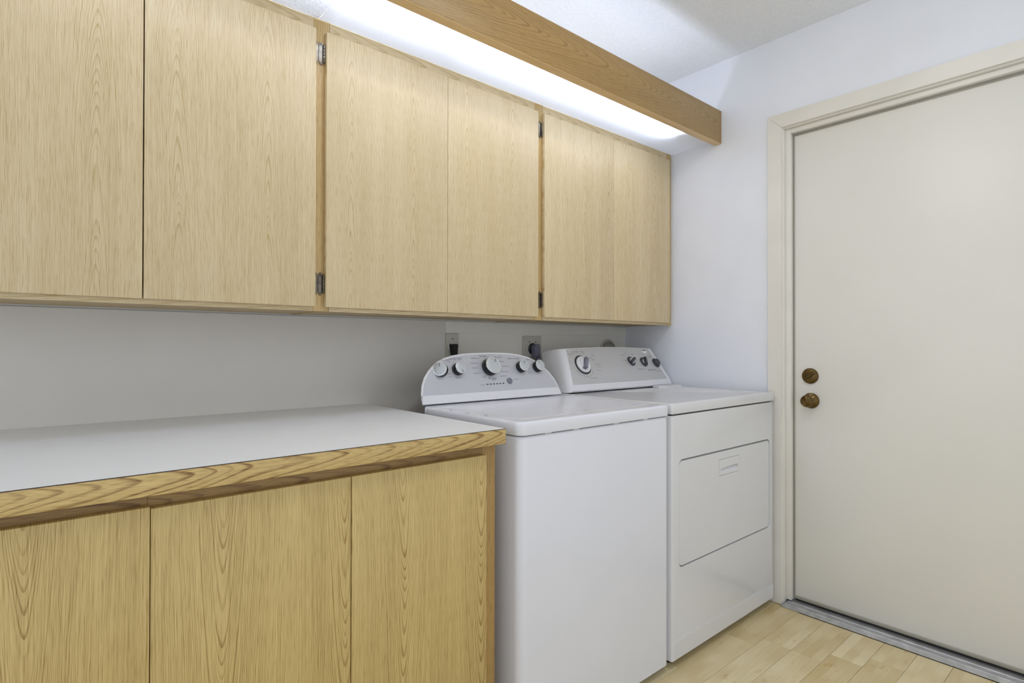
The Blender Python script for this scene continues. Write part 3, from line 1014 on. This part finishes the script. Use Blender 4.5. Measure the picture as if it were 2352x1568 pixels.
# toe panel
bm = bmesh.new()
tp = [(-0.7830, 0.0340), (-0.0360, 0.0340), (-0.0360, 0.0930), (-0.7700, 0.0930), (-0.7765, 0.0915), (-0.7812, 0.0868), (-0.7830, 0.0800)]
prism(bm, frame((0, DYF + 0.0022, 0), (1, 0, 0), (0, 0, 1)), tp, 0.0, 0.0022, bevel=0.0)
bmesh.ops.recalc_face_normals(bm, faces=bm.faces[:])
obj('toe_panel', bm, M['dryer'], dy, angle=25)
# top with a slightly sunken field
bm = bmesh.new()
lo = []
tcx, tcy, tw, td = (D0 - 0.0205) / 2 - 0.001, (DYF - 0.115) / 2, -0.0205 - D0 - 0.001, -0.115 - DYF
for z, ins, r in ((0.8890, 0.003, 0.005), (0.8900, 0.001, 0.007), (0.8920, 0.0, 0.008), (0.9200, 0.0, 0.008), (0.9245, 0.0015, 0.007), (0.9260, 0.005, 0.005), (0.9260, 0.020, 0.012), (0.9235, 0.026, 0.012)):
    lo.append([(tcx + a, tcy + b, z) for a, b in rrect(tw - 2 * ins, td - 2 * ins, r, 4)])
loft(bm, lo)
obj('top_panel', bm, M['dryer'], dy, angle=40)
bm = bmesh.new()
add_box(bm, D0 + 0.012, D1 - 0.012, DYF + 0.012, -0.13, 0.8842, 0.8888)
obj('seal_strip', bm, M['black'], dy)
bm = bmesh.new()
lp = [(-0.205, -0.326), (-0.222, -0.350), (-0.230, -0.378), (-0.212, -0.402), (-0.070, -0.402), (-0.048, -0.380), (-0.040, -0.330)]
prism(bm, frame((0, 0, 0.9238), (1, 0, 0), (0, 1, 0)), lp, 0.0, 0.0115, bevel=0.004)
bmesh.ops.recalc_face_normals(bm, faces=bm.faces[:])
obj('lint_screen_cover', bm, M['enamel2'], dy, angle=30)
for xx in (D0 + 0.05, D1 - 0.05):
    for yy in (DYF + 0.05, -0.17):
        bm = bmesh.new()
        lathe(bm, frame((xx, yy, 0.0008), (1, 0, 0), (0, 1, 0)), [(0.018, 0.0), (0.020, 0.004), (0.016, 0.012), (0.008, 0.014), (0.008, 0.0285)], 14)
        obj('leveling_foot', bm, M['rubber'], dy)

# dryer console: sloped face between bevelled end caps
B0 = Vector((0.0, -0.3200, 0.9376))
bxu = Vector((0, 0.100, 0.1766)).normalized()
BM = frame(B0, (1, 0, 0), bxu)
bm = bmesh.new()
arc = []
NA = 12
XLb, XRb, XLt, XRt, LT = -0.7715, -0.0300, -0.7280, -0.0760, 0.2030


def face_loop(ins, h):
    lo_ = [(XLb + ins, -0.0075 + ins * 1.45), (XRb - ins * 1.2, -0.0075 + ins * 1.45), (XRb + 0.003 - ins * 1.2, 0.022 + ins * 0.5)]
    top = []
    for k in range(NA + 1):
        f = k / NA
        xx = (XRt - ins * 1.1) + ((XLt + ins * 1.1) - (XRt - ins * 1.1)) * f
        top.append((xx, LT - ins * 0.22 + 0.0095 * math.sin(math.pi * f)))
    return [BM @ Vector((a, b, h)) for a, b in lo_ + top]


def back_loop(dyb, grow):
    res = []
    for q in face_loop(0.0, 0.0):
        zz = max(0.9268, q.z - 0.012 * dyb / 0.1)
        sgn = -1 if q.x < -0.40 else 1
        gw = grow * (0.6 + 0.4 * (q.z - 0.93) / 0.18) * min(1, abs(q.x + 0.40) / 0.3)
        res.append(Vector((q.x + sgn * gw, min(q.y + dyb, -0.118), zz)))
    return res


loft(bm, [back_loop(0.16, 0.020), back_loop(0.070, 0.022), back_loop(0.022, 0.016), back_loop(0.006, 0.006), face_loop(0.004, 0.0012), face_loop(0.0225, 0.0030), face_loop(0.0240, 0.0010)])
bmesh.ops.recalc_face_normals(bm, faces=bm.faces[:])
dcon = obj('console', bm, M['enamel2'], dy, angle=24)
bm = bmesh.new()
loft(bm, [face_loop(0.0246, 0.0012), face_loop(0.0246, 0.0022)])
bmesh.ops.recalc_face_normals(bm, faces=bm.faces[:])
obj('fascia', bm, M['fascia2'], dcon, angle=24)
# timer knob
K = BM @ T(-0.6370, 0.1200, 0.0022)
bm = bmesh.new()
lathe(bm, K, [(0.0470, 0.0), (0.0470, 0.0012), (0.0405, 0.0014), (0.0405, 0.0008)], 40, cap0=True, cap1=True, mis=[0, 0, 0])
kb = obj('timer_dial', bm, M['black'], dy)
bm = bmesh.new()
lathe(bm, K, [(0.0400, 0.0014), (0.0395, 0.0080), (0.0360, 0.0105), (0.0270, 0.0110), (0.0255, 0.0150), (0.0230, 0.0160)], 40)
obj('dial_disc', bm, M['enamel2'], kb)
bm = bmesh.new()
P_ = K @ Matrix.Rotation(math.radians(-32), 4, 'Z')
gp = [(-0.0075, -0.0300), (0.0075, -0.0300), (0.0088, -0.010), (0.0088, 0.0240), (0.0060, 0.0300), (-0.0060, 0.0300), (-0.0088, 0.0240), (-0.0088, -0.010)]
prism(bm, P_, gp, 0.0110, 0.0300, bevel=0.003)
obj('dial_grip', bm, M['midgrey'], kb, angle=30)
# arc printed round the dial
bm = bmesh.new()
for a0, a1, rr, ww in ((205, 330, 0.0600, 0.0010),):
    nn = 30
    va = []
    for k in range(nn + 1):
        a = math.radians(a0 + (a1 - a0) * k / nn)
        va.append((bm.verts.new(K @ Vector(((rr - ww) * math.cos(a), (rr - ww) * math.sin(a), 0.0004))), bm.verts.new(K @ Vector((rr * math.cos(a), rr * math.sin(a), 0.0004)))))
    for p0, p1 in zip(va, va[1:]):
        bm.faces.new((p0[0], p1[0], p1[1], p0[1]))
for k in range(14):
    a = math.radians(75 + 15 * k)
    e = Vector((math.cos(a), math.sin(a), 0))
    s_ = Vector((-e.y, e.x, 0)) * 0.0005
    q = [K @ (e * r + s_ * sg + Vector((0, 0, 0.0004))) for r, sg in ((0.050, -1), (0.055, -1), (0.055, 1), (0.050, 1))]
    bm.faces.new([bm.verts.new(v) for v in q])
DP = BM @ T(0, 0, 0.0026)
for s, x, h, sz in (('Normal Dry', -0.652, 0.1860, .0085), ('Less', -0.607, 0.1870, .0085), ('Dry', -0.600, 0.1790, .0080), ('More', -0.672, 0.1760, .0080),
                    ('Energy', -0.545, 0.1680, .0080), ('Casual', -0.566, 0.1540, .0070), ('Heavy', -0.555, 0.1450, .0070), ('Off', -0.704, 0.1300, .0070), ('Damp', -0.712, 0.1400, .0070),
                    ('Automatic', -0.534, 0.1220, .0075), ('Delicate', -0.534, 0.1080, .0070), ('Touch Up', -0.542, 0.0900, .0070), ('Timed Dry', -0.600, 0.0530, .0090),
                    ('High', -0.250, 0.1700, .0085), ('Medium', -0.328, 0.1650, .0080), ('Low', -0.303, 0.1760, .0080), ('Air Only', -0.330, 0.1360, .0075),
                    ('On', -0.203, 0.1700, .0080), ('Off', -0.162, 0.1710, .0080), ('On', -0.128, 0.1460, .0075), ('Cycle Signal', -0.122, 0.1560, .0078), ('Off', -0.092, 0.1470, .0075),
                    ('Temperature', -0.235, 0.0870, .0110), ('Wrinkle Shield', -0.150, 0.0800, .0105), ('Push to Start', -0.092, 0.0720, .0088)):
    text_into(bm, DP, s, x, h, sz)
tag(obj('printed_lettering', bm, M['ink'], dcon, smooth=False), kind='stuff')
bm = bmesh.new()
for s, x, h, sz in (('Timed', -0.693, 0.1740, .0088), ('Dry', -0.690, 0.1650, .0085)):
    text_into(bm, DP, s, x, h, sz)
tag(obj('printed_lettering', bm, M['inkred'], dcon, smooth=False), kind='stuff')


def selector(x, h, ang, kind):
    K = BM @ T(x, h, 0.0022)
    bm = bmesh.new()
    drop = []
    for k in range(28):
        a = 2 * math.pi * k / 28
        r = 0.0215 * (1 + 0.16 * math.cos(2 * (a - math.radians(118))))
        drop.append((r * math.cos(a), r * math.sin(a)))
    prism(bm, K, drop, 0.0, 0.0085, bevel=0.002)
    kb = obj('selector_knob', bm, M['darkgrey'], dy, angle=30)
    kb['label'] = 'dark grey dryer selector knob'
    if kind == 'push':
        bm = bmesh.new()
        lathe(bm, K, [(0.0185, 0.0085), (0.0185, 0.0150), (0.0170, 0.0165), (0.0060, 0.0170)], 28)
        obj('button_face', bm, M['darkgrey'], kb)
        return
    bm = bmesh.new()
    lathe(bm, K, [(0.0150, 0.0087), (0.0150, 0.0102), (0.0120, 0.0108)], 28)
    obj('knob_face', bm, M['satin'], kb)
    bm = bmesh.new()
    P_ = K @ Matrix.Rotation(math.radians(ang), 4, 'Z')
    gp = [(-0.0055, -0.0200), (0.0055, -0.0200), (0.0065, 0.0), (0.0065, 0.0180), (0.0035, 0.0225), (-0.0035, 0.0225), (-0.0065, 0.0180), (-0.0065, 0.0)]
    prism(bm, P_, gp, 0.0090, 0.0220, bevel=0.0022)
    obj('knob_grip', bm, M['darkgrey'], kb, angle=30)


selector(-0.2860, 0.1300, -62, 'turn')
selector(-0.1900, 0.1240, -18, 'turn')
selector(-0.0935, 0.1165, 0, 'push')
bm = bmesh.new()
EM = BM @ T(-0.1440, 0.1840, 0.0020)
el = [(0.0205 * math.cos(2 * math.pi * k / 32), 0.0105 * math.sin(2 * math.pi * k / 32)) for k in range(32)]
prism(bm, EM, el, 0.0, 0.0016, bevel=0.0006)
em = obj('emblem', bm, M['inkwhite'], dcon, angle=30)
bm = bmesh.new()
sw = [(0.0180 * math.cos(math.radians(a)), 0.0085 * math.sin(math.radians(a))) for a in range(8, 181, 12)] + [(0.0170 * math.cos(math.radians(a)), 0.0032 * math.sin(math.radians(a)) + 0.0008) for a in range(176, 4, -12)]
prism(bm, EM, sw, 0.0016, 0.0022)
bmesh.ops.recalc_face_normals(bm, faces=bm.faces[:])
obj('emblem_swoosh', bm, M['bronze'], dcon)

# ---------------------------------------------------------------- outlets, plugs, duct collar on the back wall
YW = -0.0004


def outlet(xa, xb, zt, label, round_r, rx, rz, marks):
    t = thing('outlet_plate', ((xa + xb) / 2, 0.0, zt - 0.0575), label, 'outlet')
    bm = bmesh.new()
    OM = frame(((xa + xb) / 2, YW, zt - 0.0575), (1, 0, 0), (0, 0, 1))
    prism(bm, OM, rrect(xb - xa, 0.115, 0.004, 4), 0.0, 0.006, bevel=0.0025)
    obj('plate', bm, M['plate'], t, angle=30)
    bm = bmesh.new()
    lathe(bm, frame((rx, YW - 0.006, rz), (1, 0, 0), (0, 0, 1)), [(round_r, 0.0), (round_r, 0.003), (round_r * 0.94, 0.004)], 28)
    obj('receptacle', bm, M['black'] if round_r > 0.02 else M['enamel2'], t)
    for mx_, mz_ in marks:
        bm = bmesh.new()
        lathe(bm, frame((mx_, YW - 0.006, mz_), (1, 0, 0), (0, 0, 1)), [(0.0030, 0.0), (0.0030, 0.0012), (0.0016, 0.0018)], 10)
        obj('screw', bm, M['hinge'], t)
    return t


outlet(-1.1955, -1.1280, 1.1795, 'single outlet plate on the wall behind the washer, black plug in it', 0.0165, -1.1660, 1.1230, [(-1.1605, 1.1560)])
outlet(-0.7650, -0.6460, 1.1740, 'wide outlet plate behind the dryer, large round black socket', 0.0270, -0.7050, 1.1130, [(-0.7255, 1.1450), (-0.6850, 1.1450)])
pg = thing('power_plug', (-1.158, -0.02, 1.112), 'black plug with cord hanging from the single outlet plate', 'plug')
bm = bmesh.new()
PM = frame((-1.1630, -0.0110, 1.1190), (1, 0, 0), (0, 0, 1))
prism(bm, PM, [(-0.017, 0.012), (-0.014, 0.016), (0.013, 0.016), (0.017, 0.011), (0.014, -0.010), (0.0125, -0.030), (-0.0090, -0.030), (-0.013, -0.010)], 0.0, 0.020, bevel=0.003)
obj('plug_body', bm, M['rubber'], pg, angle=30)
bm = bmesh.new()
tube(bm, [(-1.1480, -0.023, 1.088), (-1.1480, -0.024, 1.06), (-1.146, -0.030, 1.00), (-1.14, -0.036, 0.93)], 0.0045)
obj('cord', bm, M['rubber'], pg)
pg = thing('power_plug', (-0.70, -0.03, 1.11), 'grey angled plug with thick cord in the round black socket', 'plug')
bm = bmesh.new()
PM = frame((-0.7000, -0.0112, 1.1130), (1, 0, 0), (0, 0, 1))
prism(bm, PM, [(-0.018, 0.008), (-0.009, 0.0220), (0.010, 0.0220), (0.0180, 0.010), (0.0165, -0.010), (0.0165, -0.040), (-0.0135, -0.040), (-0.016, -0.012)], 0.0, 0.032, bevel=0.006)
obj('plug_body', bm, M['slate'], pg, angle=30)
bm = bmesh.new()
tube(bm, [(-0.690, -0.030, 1.074), (-0.690, -0.034, 1.04), (-0.688, -0.045, 0.98), (-0.68, -0.055, 0.93)], 0.0105)
obj('cord', bm, M['slate'], pg)
vc = thing('duct_collar', (-0.150, -0.03, 1.100), 'round grey duct collar on the wall behind the dryer', 'duct')
VM = frame((-0.1500, YW, 1.1000), (1, 0, 0), (0, 0, 1))
bm = bmesh.new()
lathe(bm, VM, [(0.0640, 0.0), (0.0640, 0.004), (0.0625, 0.0065), (0.0540, 0.0075), (0.0520, 0.0040)], 40)
obj('flange', bm, M['plate'], vc)
bm = bmesh.new()
lathe(bm, VM, [(0.0500, 0.0042), (0.0500, 0.012), (0.0470, 0.013), (0.0440, 0.009)], 40)
obj('collar_ring', bm, M['duct'], vc)
